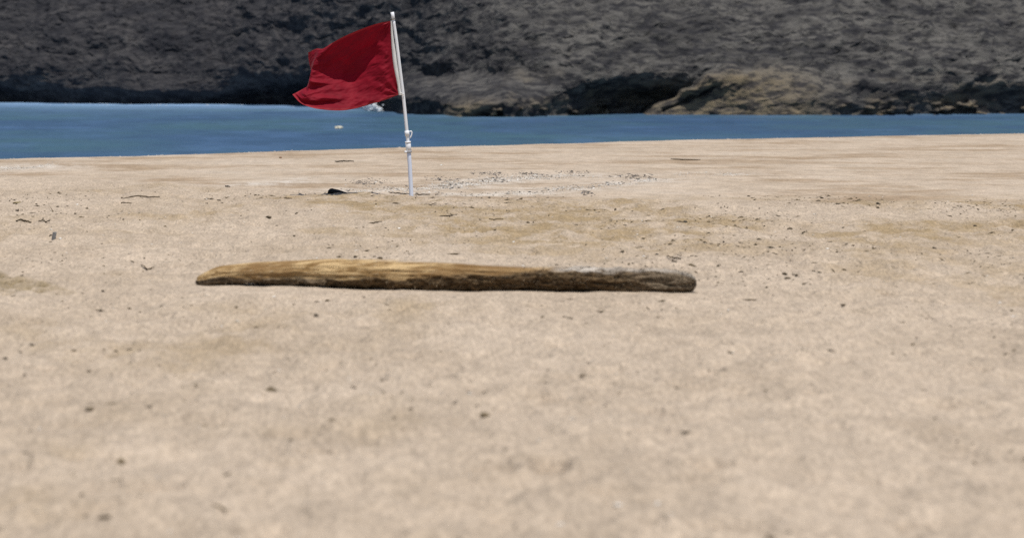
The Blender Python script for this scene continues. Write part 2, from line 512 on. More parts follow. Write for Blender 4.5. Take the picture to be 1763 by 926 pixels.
# ------------------------------------------------------------------ THE FLAG ON ITS POLE
def build_flag():
    D = 30.0
    base = at(708.2, 336, D)
    t = thing('beach_flag', base, 'red warning flag streaming left from a leaning white pole in the sand', 'flag')
    def loc(px, py, dep=0.0): return at(px, py, D) + Vector((0, dep, 0)) - base
    white = simple('white_plastic', (0.74, 0.755, 0.79), (0.82, 0.835, 0.86), 12, 0.45, (1, 1, 0.1), 0, 0.5)
    bluish = simple('pvc_pipe', (0.68, 0.74, 0.88), (0.74, 0.80, 0.92), 12, 0.4, (1, 1, 0.1), 0, 0.5)
    sleeve_m = simple('white_webbing', (0.60, 0.60, 0.58), (0.74, 0.74, 0.72), 30, 0.9, (1, 1, 0.2), 0.002)
    def axis(py):                                       # centre line of the bowed pole
        return float(np.interp(py, [15, 22, 31, 70, 100, 163, 220, 250, 280, 336, 360], [674.4, 675.4, 676.9, 682.6, 686.3, 694.2, 700, 702.8, 705.3, 708.2, 709.6]))
    def pipe(name, y0, y1, r0, r1, mat, parent=t, n=8, seg=20, dep=0):
        ys = np.linspace(y0, y1, n)
        v, f = tube([loc(axis(y), y, dep) for y in ys], list(np.linspace(r0, r1, n)), seg)
        return obj(name, pymesh(name, [(v, f)]), mat, parent)
    pipe('lower_pole', 258, 352, 0.0255, 0.0265, bluish)
    up = pipe('upper_pole', 34, 250, 0.0185, 0.021, white, n=28)
    pipe('cap', 21.5, 35, 0.0225, 0.0200, white, up, n=3)
    pipe('coupling', 245, 262, 0.034, 0.034, white, n=3)
    pipe('coupling_rim', 243.5, 246.5, 0.037, 0.037, white, n=2)
    lk = pipe('lock_ring', 260, 263, 0.037, 0.037, simple('grey_plastic', (0.3, 0.3, 0.32), (0.4, 0.4, 0.42), 20, 0.5, bump=0), n=2)
    v, f = tube([loc(axis(262) - 3, 262, -0.03), loc(axis(262) - 7.5, 261.5, -0.03)], [0.012, 0.014], 10)
    obj('lock_knob', pymesh('lock_knob', [(v, f)]), white, lk)
    cl = pipe('clamp', 225.5, 234.5, 0.029, 0.029, white, n=3)
    a = axis(230)
    arc = [(a + 4, 227), (a + 7, 226), (a + 8.2, 228), (a + 7.8, 232), (a + 6.2, 236), (a + 4.5, 238)]
    v, f = tube([loc(x, y) for x, y in arc], 0.0085, 8)
    obj('hook', pymesh('hook', [(v, f)]), white, cl)
    # cord round the pole head
    ring = []
    c0 = loc(axis(33.5), 33.5)
    for k in range(13):
        an = 2 * math.pi * k / 12
        ring.append(c0 + Vector((0.0245 * math.cos(an), 0.0245 * math.sin(an), 0.003 * math.cos(an))))
    v, f = tube(ring, 0.004, 6)
    v2, f2 = tube([loc(axis(33.5) - 3, 33.5, -0.01), loc(axis(33) - 5, 32.5, -0.01), loc(axis(33) - 5.5, 35, 0), loc(673, 38, 0)], 0.0045, 6)
    obj('tie_cord', pymesh('tie_cord', [(v, f), (v2, f2)]), simple('dark_cord', (0.06, 0.06, 0.06), (0.16, 0.15, 0.14), 40, 0.9), t)
    # control net of the cloth: columns from the hoist to the fly, rows from the top hem to the bottom hem: (px, py, depth in m)
    net = [
        [(673, 36.5, 0), (673.6, 58, 0), (674.6, 79, .0), (676.4, 100, .0), (679.4, 121, .0), (683.2, 142, 0), (687.2, 163, 0)],
        [(654, 40, -.01), (655, 60, .060), (658, 84, .025), (660, 106, -.005), (661, 128, -.02), (662.5, 150, -.028), (664, 172, -.035)],
        [(636, 45.5, -.03), (635, 66, .06), (637, 90, .140), (637, 113, .090), (637, 135, .04), (638, 157, -.005), (640, 179, -.045)],
        [(612, 54.5, -.04), (610, 77, .05), (608, 100, .12), (607, 128, .18), (609, 146, .10), (612, 166, .0), (616, 186, -.06)],
        [(590, 64.5, -.04), (587, 85, .045), (585, 106, .105), (584, 128, .12), (585, 149, .04), (587, 170, -.07), (592, 190, -.14)],
        [(571, 75, -.03), (565, 94, .03), (560, 113, .065), (557, 131, .05), (557, 150, -.02), (560, 170, -.12), (566, 189.5, -.20)],
        [(556, 84, .0), (547, 98, -.01), (541, 113, -.01), (537, 130, .0), (535, 149, -.05), (537, 168, -.13), (541, 186, -.22)],
        [(545, 84, .12), (541, 98, .10), (537, 114, .08), (534, 130, .04), (529, 148, -.03), (523, 164, -.11), (519, 178, -.18)],
        [(530, 91, .20), (531, 104, .21), (534, 118, .19), (538, 132, .14), (531, 147, .07), (517, 156, .01), (503.5, 163, -.02)]]
    N = np.array(net, float)
    def cr(A, n):                                        # Catmull-Rom along the first axis
        m_ = len(A)
        E = np.concatenate([[2 * A[0] - A[1]], A, [2 * A[-1] - A[-2]]])
        s = np.linspace(0, m_ - 1, n); i = np.minimum(s.astype(int), m_ - 2); f_ = (s - i)
        f_ = f_.reshape((-1,) + (1,) * (A.ndim - 1))
        p0, p1, p2, p3 = E[i], E[i + 1], E[i + 2], E[i + 3]
        return 0.5 * (2 * p1 + (p2 - p0) * f_ + (2 * p0 - 5 * p1 + 4 * p2 - p3) * f_ ** 2 + (3 * p1 - p0 - 3 * p2 + p3) * f_ ** 3)
    nu, nv = 200, 130
    G = cr(N, nu)
    G = cr(G.transpose(1, 0, 2), nv)                     # rows v, columns u
    v_, u_ = np.meshgrid(np.linspace(0, 1, nv), np.linspace(0, 1, nu), indexing='ij')
    px, py, dp = G[..., 0], G[..., 1], G[..., 2]
    free = sstep(0, 0.10, u_)
    low = sstep(0.45, 0.9, v_) * sstep(0.3, 0.75, u_)
    dp = dp + free * (0.017 * fbm(u_ * 5 + v_ * 3, v_ * 6 - u_ * 4, o=3) + 0.0075 * fbm(u_ * 13 + v_ * 8, v_ * 20 - u_ * 9, o=2))
    dp = dp + 0.030 * sstep(0.72, 0.9, u_) * np.sin(v_ * 26 - u_ * 6 + 2 * fbm(u_ * 3 + 4, v_ * 4, o=2)) * sstep(0.35, 0.55, v_)
    dp = dp + low * (0.026 * np.sin(v_ * 34 + 3.0 * u_ + 2.5 * fbm(u_ * 3, v_ * 3, o=2)) + 0.008 * fbm(u_ * 7, v_ * 26, o=2))
    dp = dp + 0.014 * sstep(0.5, 0.7, u_) * np.sin(v_ * 21 + u_ * 9) * sstep(0.3, 0.5, v_)
    def g2(uc, vc, su, sv, ang=0.0):
        a, b = u_ - uc, v_ - vc
        p, q = a * math.cos(ang) + b * math.sin(ang), -a * math.sin(ang) + b * math.cos(ang)
        return np.exp(-(p / su) ** 2 - (q / sv) ** 2)
    dp = dp + 0.10 * g2(0.88, 0.66, 0.07, 0.10, 0.5) - 0.07 * g2(0.80, 0.78, 0.16, 0.035, 0.35) - 0.05 * g2(0.70, 0.60, 0.14, 0.03, -0.1) + 0.04 * g2(0.66, 0.90, 0.2, 0.03, 0.2)
    # pulls that fan from the two tied corners
    for (uc, vc, sgn) in ((0, 1, -1), (0, 0, 1)):
        r = np.hypot(u_ - uc, (v_ - vc) * 0.7); an = np.arctan2((v_ - vc) * 0.7, u_ - uc + 1e-6)
        dp = dp + 0.010 * np.exp(-(r / 0.28) ** 2) * np.sin(an * 13) * sstep(0, 0.08, r)
    d = D + dp
    P = np.stack([(px - CX) / FPX * D - base.x, dp, EYE - (py - HOR) * D / FPX - base.z], -1)
    me = grid_mesh('flag_cloth', P)
    hem = np.maximum(sstep(0.03, 0.022, v_), np.maximum(sstep(0.97, 0.978, v_), sstep(0.977, 0.984, u_)))
    attr(me, 'hem', hem)
    m = Mat('red_cloth', 0.7, 0.16)
    wv = m.noise(260, (1, 1, 1), 2)
    big = m.noise(5, (1, 1, 1), 4)
    c = m.mix(m.ramp(big, 0.35, 0.65), (0.165, 0.0022, 0.012), (0.212, 0.0035, 0.015))
    c = m.mix(m.mul(m.at('hem'), 0.6), c, (0.30, 0.03, 0.035))
    m.col(c)
    m.bump(wv, 0.002, 0.3)
    try:
        m.b.inputs['Sheen Weight'].default_value = 0.03
        m.b.inputs['Sheen Roughness'].default_value = 0.4
    except Exception:
        pass
    tr = m.n('ShaderNodeBsdfTranslucent'); tr.inputs[0].default_value = (0.34, 0.002, 0.016, 1)
    mx = m.n('ShaderNodeMixShader'); mx.inputs[0].default_value = 0.13
    out = m.t.nodes['Material Output']
    m.l(m.b.outputs[0], mx.inputs[1]); m.l(tr.outputs[0], mx.inputs[2]); m.l(mx.outputs[0], out.inputs[0])
    cloth = obj('flag_cloth', me, m.m, t)
    # white heading sewn to the hoist and laced to the pole at both ends
    n = 30
    rows = []
    for k in range(n):
        q = k / (n - 1)
        y = 36.5 + 128 * q
        xl = np.interp(q, np.linspace(0, 1, 7), [r[0] for r in net[0]])
        sag = 1.6 * math.sin(q * math.pi) ** 0.8
        w = 2.2 + 4.2 * sstep(0.0, 0.55, q) - 1.6 * sstep(0.7, 1.0, q)
        front = [(xl - 0.6, y, -0.004), (xl + w * 0.35, y - 0.3, -0.016), (xl + w * 0.8, y - 0.6, -0.012), (xl + w, y - 0.7, 0.0),
                 (xl + w * 0.6, y - 0.4, 0.014), (xl - 0.2, y, 0.010)]
        rows.append([tuple(loc(*p)) for p in front])
    me = grid_mesh('heading', np.array(rows), True, True)
    obj('heading', me, sleeve_m, cloth)
    for (xx, yy) in ((692.5, 162.5), (690, 160)):
        v, f = tube([loc(xx - 2, yy, -0.03), loc(xx + 1, yy + 0.4, -0.034), loc(xx + 3, yy + 0.2, -0.028)], 0.006, 6)
        obj('lashing', pymesh('lashing', [(v, f)]), sleeve_m, t)
build_flag()

# ------------------------------------------------------------------ THE DRIFTWOOD LOG
def build_log():
    prof = np.array([(339, 478, 486), (342, 475, 488.5), (350, 471, 490), (363, 464, 491.5), (376, 459, 490.5), (390, 457.5, 488.5), (420, 454.5, 488), (480, 451, 490.5), (560, 447, 493.5), (640, 448, 497),
                     (700, 450, 500), (780, 453, 498), (860, 456.5, 498), (920, 459, 499), (1000, 462.5, 501), (1080, 465, 503.5), (1140, 465.5, 504), (1175, 469, 502), (1188, 473, 499), (1194, 477, 495), (1196.5, 482, 489)], float)
    n, seg = 520, 80
    # dense near both ends
    s = np.linspace(0, 1, n); s = 0.5 - 0.5 * np.cos(np.pi * s) * (0.35 + 0.65 * np.abs(np.cos(np.pi * s)) ** 0.5) if False else s
    px = np.concatenate([np.linspace(339, 352, 26)[:-1], np.linspace(352, 1180, n - 52), np.linspace(1180, 1196.5, 28)[1:]])
    top = np.interp(px, prof[:, 0], prof[:, 1]); bot = np.interp(px, prof[:, 0], prof[:, 2])
    def sm(a):
        k = np.array([1, 2, 3, 4, 3, 2, 1], float); k /= k.sum()
        b = np.convolve(np.pad(a, 3, 'edge'), k, 'valid'); b[:12] = a[:12]; b[-12:] = a[-12:]; return b
    top, bot = sm(top), sm(bot)
    dC = np.interp(px, [339, 700, 1196], [LOG_D0, 17.42, LOG_D1])
    r = (bot - top) / 2 * dC / FPX
    cx = (px - CX) / FPX * dC
    cz = EYE - ((bot + top) / 2 - HOR) * dC / FPX
    th = np.linspace(0, 2 * np.pi, seg, endpoint=False)
    TH, CXX = np.meshgrid(th, cx)
    R = r[:, None] * np.ones_like(TH)
    cs, sn = np.cos(TH), np.sin(TH)                       # cs: toward +Y, sn: up
    ax = CXX * 1.0
    grain = fbm(ax * 1.4, TH * 2.2 * 0 + cs * 2.6, sn * 2.6, o=4, g=0.6)
    groove = ridged(ax * 1.1 + 5, cs * 5.5, sn * 5.5, o=3, g=0.55) - 0.55
    chunk = fbm(ax * 7, cs * 3.0, sn * 3.0, o=4, g=0.6)
    PX = px[:, None] * np.ones_like(TH)
    bound = np.interp(PX, [339, 420, 560, 700, 800, 880, 960, 1020, 1300], [-0.12, -0.20, -0.28, -0.15, 0.12, 0.42, 0.85, 1.4, 1.4]) + 0.34 * fbm(ax * 3, cs * 1.5, sn * 1.5, o=4)
    soft = np.interp(PX, [700, 860], [0.08, 0.30])
    bare = sstep(-1, 1, (sn - bound) / soft)
    R = R * (1.03 + 0.07 * fbm(ax * 2.4 + 3, cs * 0.8, sn * 0.8, o=3) + 0.05 * grain + bare * 0.14 * groove + (1 - bare) * (0.20 * chunk + 0.03) + 0.03 * (1 - bare))
    R = R * (1 + 0.24 * fbm(ax * 3.6 + 20, cs * 0.7, sn * 0.7, o=3) * sstep(0.1, -0.7, sn))
    P = np.stack([CXX + 0.02 * chunk * (1 - bare), dC[:, None] + R * cs * 1.12, cz[:, None] + R * sn], -1)
    root = Vector((0.45, 17.45, 0.0))
    me = grid_mesh('trunk', P - np.array(root), True, True)
    # close both ends
    import bmesh
    bm = bmesh.new(); bm.from_mesh(me); bm.verts.ensure_lookup_table()
    allv = list(bm.verts)
    for ring in (list(range(seg)), list(range((len(px) - 1) * seg, len(px) * seg))):
        vs = [allv[i] for i in ring]
        c = bm.verts.new(sum((v.co for v in vs), Vector()) / seg)
        for k in range(seg):
            try: bm.faces.new((vs[k], vs[(k + 1) % seg], c)).smooth = True
            except ValueError: pass
    bmesh.ops.recalc_face_normals(bm, faces=bm.faces)
    bm.to_mesh(me); bm.free()
    dust = sstep(0.55, 0.85, sn + 0.2 * fbm(ax * 5, cs * 2, o=3)) * sstep(-0.25, 0.2, fbm(ax * 6, cs * 2 + 4, o=3)) * sstep(930, 985, PX) * sstep(1080, 1030, PX)
    dust = np.maximum(dust, 0.55 * sstep(0.90, 0.99, sn) * sstep(600, 720, PX) * sstep(1000, 900, PX))
    dust = np.maximum(dust, 0.6 * sstep(0.72, 0.97, sn + 0.15 * fbm(ax * 7, cs * 2, o=3)) * sstep(900, 1000, PX))
    dark = sstep(0.0, 0.4, fbm(ax * 2.0 + 7, cs * 1.6, sn * 1.6, o=3))
    grey = np.maximum(sstep(1040, 1150, PX), 0.75 * sstep(640, 500, PX))
    pad = lambda a: np.concatenate([a.reshape(-1), [a[0].mean(), a[-1].mean()]])
    attr(me, 'bare', pad(bare)); attr(me, 'dust', pad(dust)); attr(me, 'grey', pad(grey + 0 * sn))
    m = Mat('driftwood', 0.95, 0.15)
    fib = m.noise(26, (0.09, 1, 1), 5, 0.65)
    fib2 = m.noise(60, (0.25, 1, 1), 4, 0.7)
    lump = m.noise(3.0, (0.7, 1, 1), 4)
    w = m.mix(m.ramp(fib, 0.36, 0.62), (0.26, 0.155, 0.062), (0.60, 0.425, 0.22))
    w = m.mix(m.ramp(lump, 0.48, 0.62, 0, 0.75), w, (0.22, 0.125, 0.05))
    w = m.mix(m.ramp(fib2, 0.60, 0.70, 0, 0.7), w, (0.52, 0.42, 0.28))
    b = m.mix(m.ramp(fib2, 0.36, 0.66), (0.034, 0.020, 0.009), (0.185, 0.122, 0.064))
    b2 = m.mix(m.ramp(fib2, 0.36, 0.64), (0.070, 0.050, 0.030), (0.250, 0.195, 0.135))
    b = m.mix(m.mul(m.at('grey'), 0.85), b, b2)
    c = m.mix(m.at('bare'), b, w)
    c = m.mix(m.mul(m.at('dust'), m.ramp(fib2, 0.3, 0.55, 0.3, 1)), c, (0.58, 0.52, 0.45))
    m.col(c)
    m.bump(m.mul(fib, fib2, 'ADD'), 0.02, 0.9)
    t = thing('driftwood_log', root, 'long driftwood log lying in front, pale bare wood left, dark fibrous bark right', 'log')
    obj('trunk', me, m.m, t)
    # loose bark fibres
    n = 3600
    ii = rng.integers(8, len(px) - 6, n); jj = rng.integers(0, seg, n)
    keep = ((bare[ii, jj] < 0.4) | ((px[ii] > 900) & (sn[ii, jj] > 0.5) & (rng.uniform(0, 1, n) < 0.5))) & (cs[ii, jj] < 0.5)
    ii, jj = ii[keep], jj[keep]
    V, F = [], []
    for a, b_ in zip(ii, jj):
        p = Vector(P[a, b_]); nrm = Vector((0, cs[a, b_], sn[a, b_]))
        L = random.uniform(0.010, 0.028)
        d = Vector((random.uniform(-1, 1), 0, random.uniform(-0.7, 0.3))) + nrm * random.uniform(0.15, 0.6)
        d.normalize()
        wv = d.cross(nrm).normalized() * random.uniform(0.0015, 0.004)
        q = p + d * L * 0.55 + nrm * 0.003; e = p + d * L + Vector((0, 0, -0.3 * L))
        k = len(V)
        V += [p - wv - nrm * .004, p + wv - nrm * .004, q + wv * 0.7 + nrm * .002, q - wv * 0.7 + nrm * .002, e]
        F += [(k, k + 1, k + 2), (k, k + 2, k + 3), (k + 3, k + 2, k + 4)]
    V = [v - root for v in V]
    fm = simple('bark_fibre', (0.05, 0.036, 0.022), (0.20, 0.15, 0.095), 25, 0.95)
    obj('bark_fibres', tri_mesh('bark_fibres', [tuple(v) for v in V], F), fm, t, 'stuff')
build_log()

# ------------------------------------------------------------------ SMALL THINGS ON THE SAND
M_dark = simple('dark_driftwood', (0.020, 0.016, 0.012), (0.075, 0.055, 0.036), 30, 0.9, (0.3, 1, 1))
M_twig = simple('dry_twig', (0.055, 0.038, 0.022), (0.13, 0.095, 0.055), 30, 0.9, (0.3, 1, 1))
M_grey = simple('weathered_wood', (0.10, 0.10, 0.10), (0.26, 0.255, 0.25), 60, 0.9, (1, 1, 0.12))
M_weed = simple('dry_seaweed', (0.030, 0.024, 0.016), (0.11, 0.080, 0.045), 40, 0.9)
M_wrack = simple('bleached_seaweed', (0.060, 0.053, 0.052), (0.20, 0.18, 0.165), 30, 0.9)
M_olive = simple('dry_grass_clump', (0.16, 0.125, 0.06), (0.30, 0.235, 0.13), 40, 0.95)
M_black = simple('black_wedge', (0.008, 0.008, 0.008), (0.022, 0.020, 0.019), 30, 0.9)
M_shell = simple('white_shell', (0.66, 0.62, 0.55), (0.80, 0.78, 0.73), 20, 0.6, bump=0.002)
M_stone = simple('dark_stone', (0.030, 0.028, 0.024), (0.085, 0.078, 0.066), 30, 0.85)
M_brown = simple('brown_husk', (0.12, 0.055, 0.025), (0.24, 0.12, 0.06), 30, 0.9)

def twig(name, pts_px, r_px, mat, label, cat='twig', branches=(), group=None, lift=0.012):
    """a stick lying along a path given where it touches the sand"""
    g = [ground(*p) for p in pts_px]
    o = g[len(g) // 2].copy()
    sc = o.y / FPX
    path = []
    for i in range(len(g) - 1):
        for k in range(4):
            q = g[i].lerp(g[i + 1], k / 4)
            path.append(q + Vector((0, 0, lift + random.uniform(-.004, .006))))
    path.append(g[-1] + Vector((0, 0, lift)))
    nn = len(path)
    rad = [r_px * sc * (0.55 + 0.6 * math.sin(math.pi * (0.12 + 0.8 * k / (nn - 1)))) * random.uniform(0.85, 1.15) for k in range(nn)]
    parts = [tube([p - o for p in path], rad, 7)]
    for (f, ang, ln, up) in branches:
        p = path[int(f * (nn - 1))] - o
        e = p + Vector((math.cos(ang), math.sin(ang), up)) * ln
        parts.append(tube([p, p.lerp(e, .5) + Vector((0, 0, .008)), e], [r_px * sc * .6, r_px * sc * .5, r_px * sc * .25], 6))
    ob = obj(name, pymesh(name, parts), mat)
    ob.location = o
    return tag(ob, label, cat, group)

def lump(name, px, py, size_px, mat, label, cat, hw=0.7, dw=0.8, group=None, rot=None, sink=0.25, sub=2):
    import bmesh
    o = ground(px, py); sc = o.y / FPX
    bm = bmesh.new(); bmesh.ops.create_icosphere(bm, subdivisions=sub, radius=1)
    seed = random.uniform(0, 90)
    for v in bm.verts:
        c = v.co
        k = 1 + 0.28 * float(fbm(np.array([c.x * 1.3 + seed]), np.array([c.y * 1.3]), np.array([c.z * 1.3]), o=3)[0])
        v.co = Vector((c.x, c.y * dw, c.z * hw)) * k * size_px * sc * 0.5
    a = random.uniform(-0.5, 0.5) if rot is None else rot
    for v in bm.verts: v.co = Vector((v.co.x * math.cos(a) - v.co.y * math.sin(a), v.co.x * math.sin(a) + v.co.y * math.cos(a), v.co.z))
    for f in bm.faces: f.smooth = True
    me = bpy.data.meshes.new(name); bm.to_mesh(me); bm.free()
    ob = obj(name, me, mat); ob.location = o + Vector((0, 0, size_px * sc * 0.5 * hw * (1 - 2 * sink)))
    return tag(ob, label, cat, group)

def heap(name, px0, px1, py, h_px, n, mat, label, cat, group=None, white=0, deep=0.35):
    """a tangle of torn strands and flakes"""
    o = ground((px0 + px1) / 2, py); sc = o.y / FPX
    wd_ = (px1 - px0) * sc / 2
    X = np.clip(rng.normal(0, 0.75, n), -1.6, 1.6) * wd_ + o.x
    Y = rng.normal(0, deep * 0.55, n) + o.y
    sz = np.exp(rng.normal(math.log(0.0085), 0.5, n)).clip(0.003, 0.024)
    V, F = bits(np.stack([X, Y, beach(X, Y) + sz * 0.3], -1) - np.array(o), sz, 0.45, 3.0)
    ob = obj(name, tri_mesh(name, V, F), mat, None, 'stuff'); ob.location = o
    return ob

def build_small_things():
    # short grey stake
    o = ground(92, 413)
    sc = o.y / FPX
    t = [(-3.2, 1.5), (3.2, 1.5), (3.2, -1.5), (-3.2, -1.5)]
    lv = []
    for z, sx in ((-4, 0), (0, 0), (6, 1.0), (12, 2.0), (13.3, 2.3)):
        for k, (x, y) in enumerate(t):
            lv.append(((x + sx) * sc, y * sc * 1.6, (z + (0.6 * math.sin(k * 2.1) if z > 13 else 0)) * sc))
    F = []
    for i in range(4):
        for k in range(4):
            F.append((i * 4 + k, i * 4 + (k + 1) % 4, (i + 1) * 4 + (k + 1) % 4, (i + 1) * 4 + k))
    F += [(3, 2, 1, 0), (16, 17, 18, 19)]
    # a split down the front: two slats of one stake
    V2 = []
    for i in range(5):
        z = lv[i * 4][2]; sx = lv[i * 4][0] + 3.2 * sc
        V2 += [(sx - 0.5 * sc, -2.9 * sc, z), (sx + 0.6 * sc, -2.9 * sc, z), (sx + 0.6 * sc, -2.2 * sc, z), (sx - 0.5 * sc, -2.2 * sc, z)]
    ob = obj('wooden_stake', pymesh('wooden_stake', [(lv, F), (V2, F)], False), M_grey); ob.location = o
    tag(ob, 'short weathered grey wooden stake standing in the sand at the left', 'stake')
    lump('shell', 104, 413, 4.4, M_shell, 'round white shell just right of the grey wooden stake', 'shell', 0.8, 0.9)

    # black lump by the sand step, left of the pole: a wedge lying on its side
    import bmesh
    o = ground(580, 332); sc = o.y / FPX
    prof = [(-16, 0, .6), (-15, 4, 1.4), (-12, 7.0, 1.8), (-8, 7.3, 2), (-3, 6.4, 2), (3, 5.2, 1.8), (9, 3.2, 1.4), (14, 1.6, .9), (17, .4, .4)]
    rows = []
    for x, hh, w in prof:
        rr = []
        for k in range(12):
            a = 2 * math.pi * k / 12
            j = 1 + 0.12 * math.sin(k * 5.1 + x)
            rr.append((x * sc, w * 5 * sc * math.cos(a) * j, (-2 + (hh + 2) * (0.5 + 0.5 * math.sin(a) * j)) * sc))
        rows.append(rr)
    me = grid_mesh('black_wedge', np.array(rows), True, True)
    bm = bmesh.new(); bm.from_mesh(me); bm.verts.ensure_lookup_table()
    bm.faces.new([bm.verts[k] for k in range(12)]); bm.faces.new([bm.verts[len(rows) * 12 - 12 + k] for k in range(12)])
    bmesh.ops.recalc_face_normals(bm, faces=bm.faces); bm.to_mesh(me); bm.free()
    ob = obj('black_wedge', me, M_black); ob.location = o
    tag(ob, 'black wedge shaped lump half buried left of the flag pole', 'wood')

    # dead sprig at the far left and the strands below it
    o = ground(31, 364); sc = o.y / FPX
    t = thing('dead_sprig', o, 'dead branching sprig with a stalk pointing right at the far left of the sand', 'plant')
    parts = [tube([Vector((0, 0, .01)), Vector((0.5 * 23 * sc, -.35, .012)), Vector((23 * sc, -.85, .01))], [.008, .007, .004], 7)]
    obj('stalk', pymesh('stalk', parts), M_twig, t)
    parts = []
    for k in range(11):
        a = random.uniform(0, 6.28); L = random.uniform(.02, .05)
        p = Vector((random.gauss(-.005, .012), random.gauss(0, .03), .006))
        q = p + Vector((math.cos(a) * L * .6, math.sin(a) * L, random.uniform(.005, .035)))
        parts.append(tube([p, p.lerp(q, .6) + Vector((0, 0, .008)), q], [.004, .0032, .0018], 6))
    obj('twig_tuft', pymesh('twig_tuft', parts), M_dark, t)
    lump('grass_clump', 30, 350.5, 17, M_olive, 'flat olive brown clump above the dead sprig at the left', 'clump', 0.18, 1.4, rot=0.1)

    twig('seaweed_strand', [(28, 382), (36, 380.5), (43, 382.5), (54, 382)], 1.5, M_weed, 'thick dark seaweed strand below the dead sprig at the left', 'seaweed')
    twig('seaweed_sprig', [(66, 383), (74, 382), (80, 383.5), (86, 382)], 0.9, M_weed, 'thin dark branching seaweed sprig right of the thick strand', 'seaweed',
         [(.3, 1.2, .05, .5), (.5, 2.2, .05, .6), (.7, .8, .06, .3), (.95, -1.3, .05, .1)])
    twig('driftwood_stick', [(196, 338), (212, 341), (238, 340.5), (256, 341.5), (275, 340.5)], 1.0, M_twig, 'long thin brown stick across the sand at the left, above a shorter stick', 'stick', [(.3, .5, .08, .1)])
    twig('driftwood_stick', [(206, 350.5), (215, 351), (226, 351.5)], 0.9, M_twig, 'short brown stick just below the long thin stick', 'stick')
    twig('driftwood_stick', [(243, 462), (254, 462.5), (265, 463)], 1.1, M_twig, 'short stick lying left of the left end of the log', 'stick')
    twig('driftwood_stick', [(630, 387), (642, 385.5), (657, 383.5)], 1.1, M_twig, 'brown stick lying below and left of the pole foot, tilted up to the right', 'stick')
    twig('driftwood_stick', [(757, 374), (774, 374), (787, 371)], 0.9, M_dark, 'thin dark forked twig below and right of the pole foot', 'stick', [(.8, 2.4, .07, .1)])
    twig('driftwood_stick', [(669, 333), (685, 334.2), (706, 335.6)], 0.9, M_dark, 'thin dark strip standing in for shadow, touching the pole foot from the left', 'stick')  # solid dark strip added in place of the shadow line from the pole foot
    twig('driftwood_stick', [(714, 336.8), (726, 337), (740, 336.5)], 0.9, M_dark, 'thin dark twig just right of the pole foot', 'stick')
    twig('driftwood_stick', [(729, 354), (742, 354.6), (751, 354)], 0.8, M_twig, 'small twig a little below the pole foot on its right', 'stick')
    twig('driftwood_stick', [(489, 342.8), (496, 343.2), (503, 343.4)], 0.9, M_twig, 'small dark twig in the brown sand below and left of the black wedge', 'stick')
    twig('driftwood_plank', [(577, 279.8), (586, 279), (593, 278.6), (609, 279)], 1.0, M_dark, 'narrow dark driftwood strip near the crest of the beach left of the pole', 'driftwood')
    twig('driftwood_plank', [(1155, 275.4), (1175, 276), (1206, 276.3)], 0.9, M_twig, 'long low brown driftwood strip on the smooth sand at the right', 'driftwood')
    twig('driftwood_stick', [(1148, 443.5), (1160, 445.5), (1173, 447)], 0.9, M_twig, 'upper of two crossed thin sticks above the right end of the log', 'stick')
    twig('driftwood_stick', [(1156, 451), (1165, 452)], 0.9, M_twig, 'lower and shorter of two thin sticks above the right end of the log', 'stick')
    twig('driftwood_stick', [(856, 300), (880, 322)][0:0] or [(842, 378.5), (850, 380), (866, 379)], 0.8, M_twig, 'fine brown twig on the trampled sand right of the forked twig', 'stick', [(.5, .7, .07, .1)])
    twig('driftwood_stick', [(388, 321.5), (396, 322)], 1.2, M_dark, 'short dark stick at the edge of the smooth sand left of the black wedge', 'stick')

    lump('stone', 1180, 383, 7.5, M_stone, 'round dark stone at the right edge of the brown sand', 'stone', 0.6)
    lump('stone', 842.5, 341, 4.6, M_stone, 'small black stone on the sand step right of the pole', 'stone', 0.6)
    lump('stone', 1131, 438, 6.5, M_stone, 'flat black stone above the right end of the log', 'stone', 0.35)
    lump('wood_chip', 1192, 442, 8, M_dark, 'dark wood chip at the right above the log end, beside the crossed sticks', 'chip', 0.4)
    lump('dark_tuft', 654.5, 446, 9, M_weed, 'small dark tuft of seaweed just behind the middle of the log', 'seaweed', 0.6)
    lump('dry_husk', 483, 272.5, 5.5, M_brown, 'small reddish brown husk near the crest of the beach', 'husk', 0.6)
    lump('stone', 228, 264.5, 5, M_stone, 'small dark stone on the crest of the beach against the water', 'stone', 0.6)
    for px, py, w, l in ((133, 353, 5.0, 'white shell on the sand between the dead sprig and the long thin stick'),
                         (760, 285, 4.5, 'small white shell on the smooth sand right of the pole'),
                         (687, 393, 6.5, 'flat white shell below and left of the pole foot, larger of a pair'),
                         (708, 394.5, 5, 'white shell beside the larger flat shell below the pole foot'),
                         (884, 417, 5, 'white shell among dark chips above the log, right of the middle'),
                         (638, 405, 6, 'white shell on the lower edge of the brown sand left of the pole'),
                         (647, 314.5, 4.5, 'white shell on the seaweed patch left of the pole')):
        lump('shell', px, py, w, M_shell, l, 'shell', 0.5)
    lump('seaweed_clump', 462, 375.5, 11, M_weed, 'dark clump of dry seaweed on the brown sand left of the pole', 'seaweed', 0.5)
    G = 'dry seaweed patches along the shell drift'
    heap('seaweed_patch', 610, 660, 314.5, 4, 150, M_wrack, 'dark dry seaweed patch on the smooth sand just left of the pole', 'seaweed', G, deep=0.9)
    heap('seaweed_patch', 745, 782, 309, 3, 60, M_wrack, 'thin seaweed patch among shell grit just right of the pole', 'seaweed', G, deep=0.9)
    heap('seaweed_patch', 825, 862, 299.8, 3, 100, M_wrack, 'dark seaweed patch on the upper shell drift, nearest to the pole', 'seaweed', G, deep=0.8)
    heap('seaweed_patch', 892, 928, 300, 3, 100, M_wrack, 'dark seaweed patch at the middle of the upper shell drift', 'seaweed', G, deep=0.8)
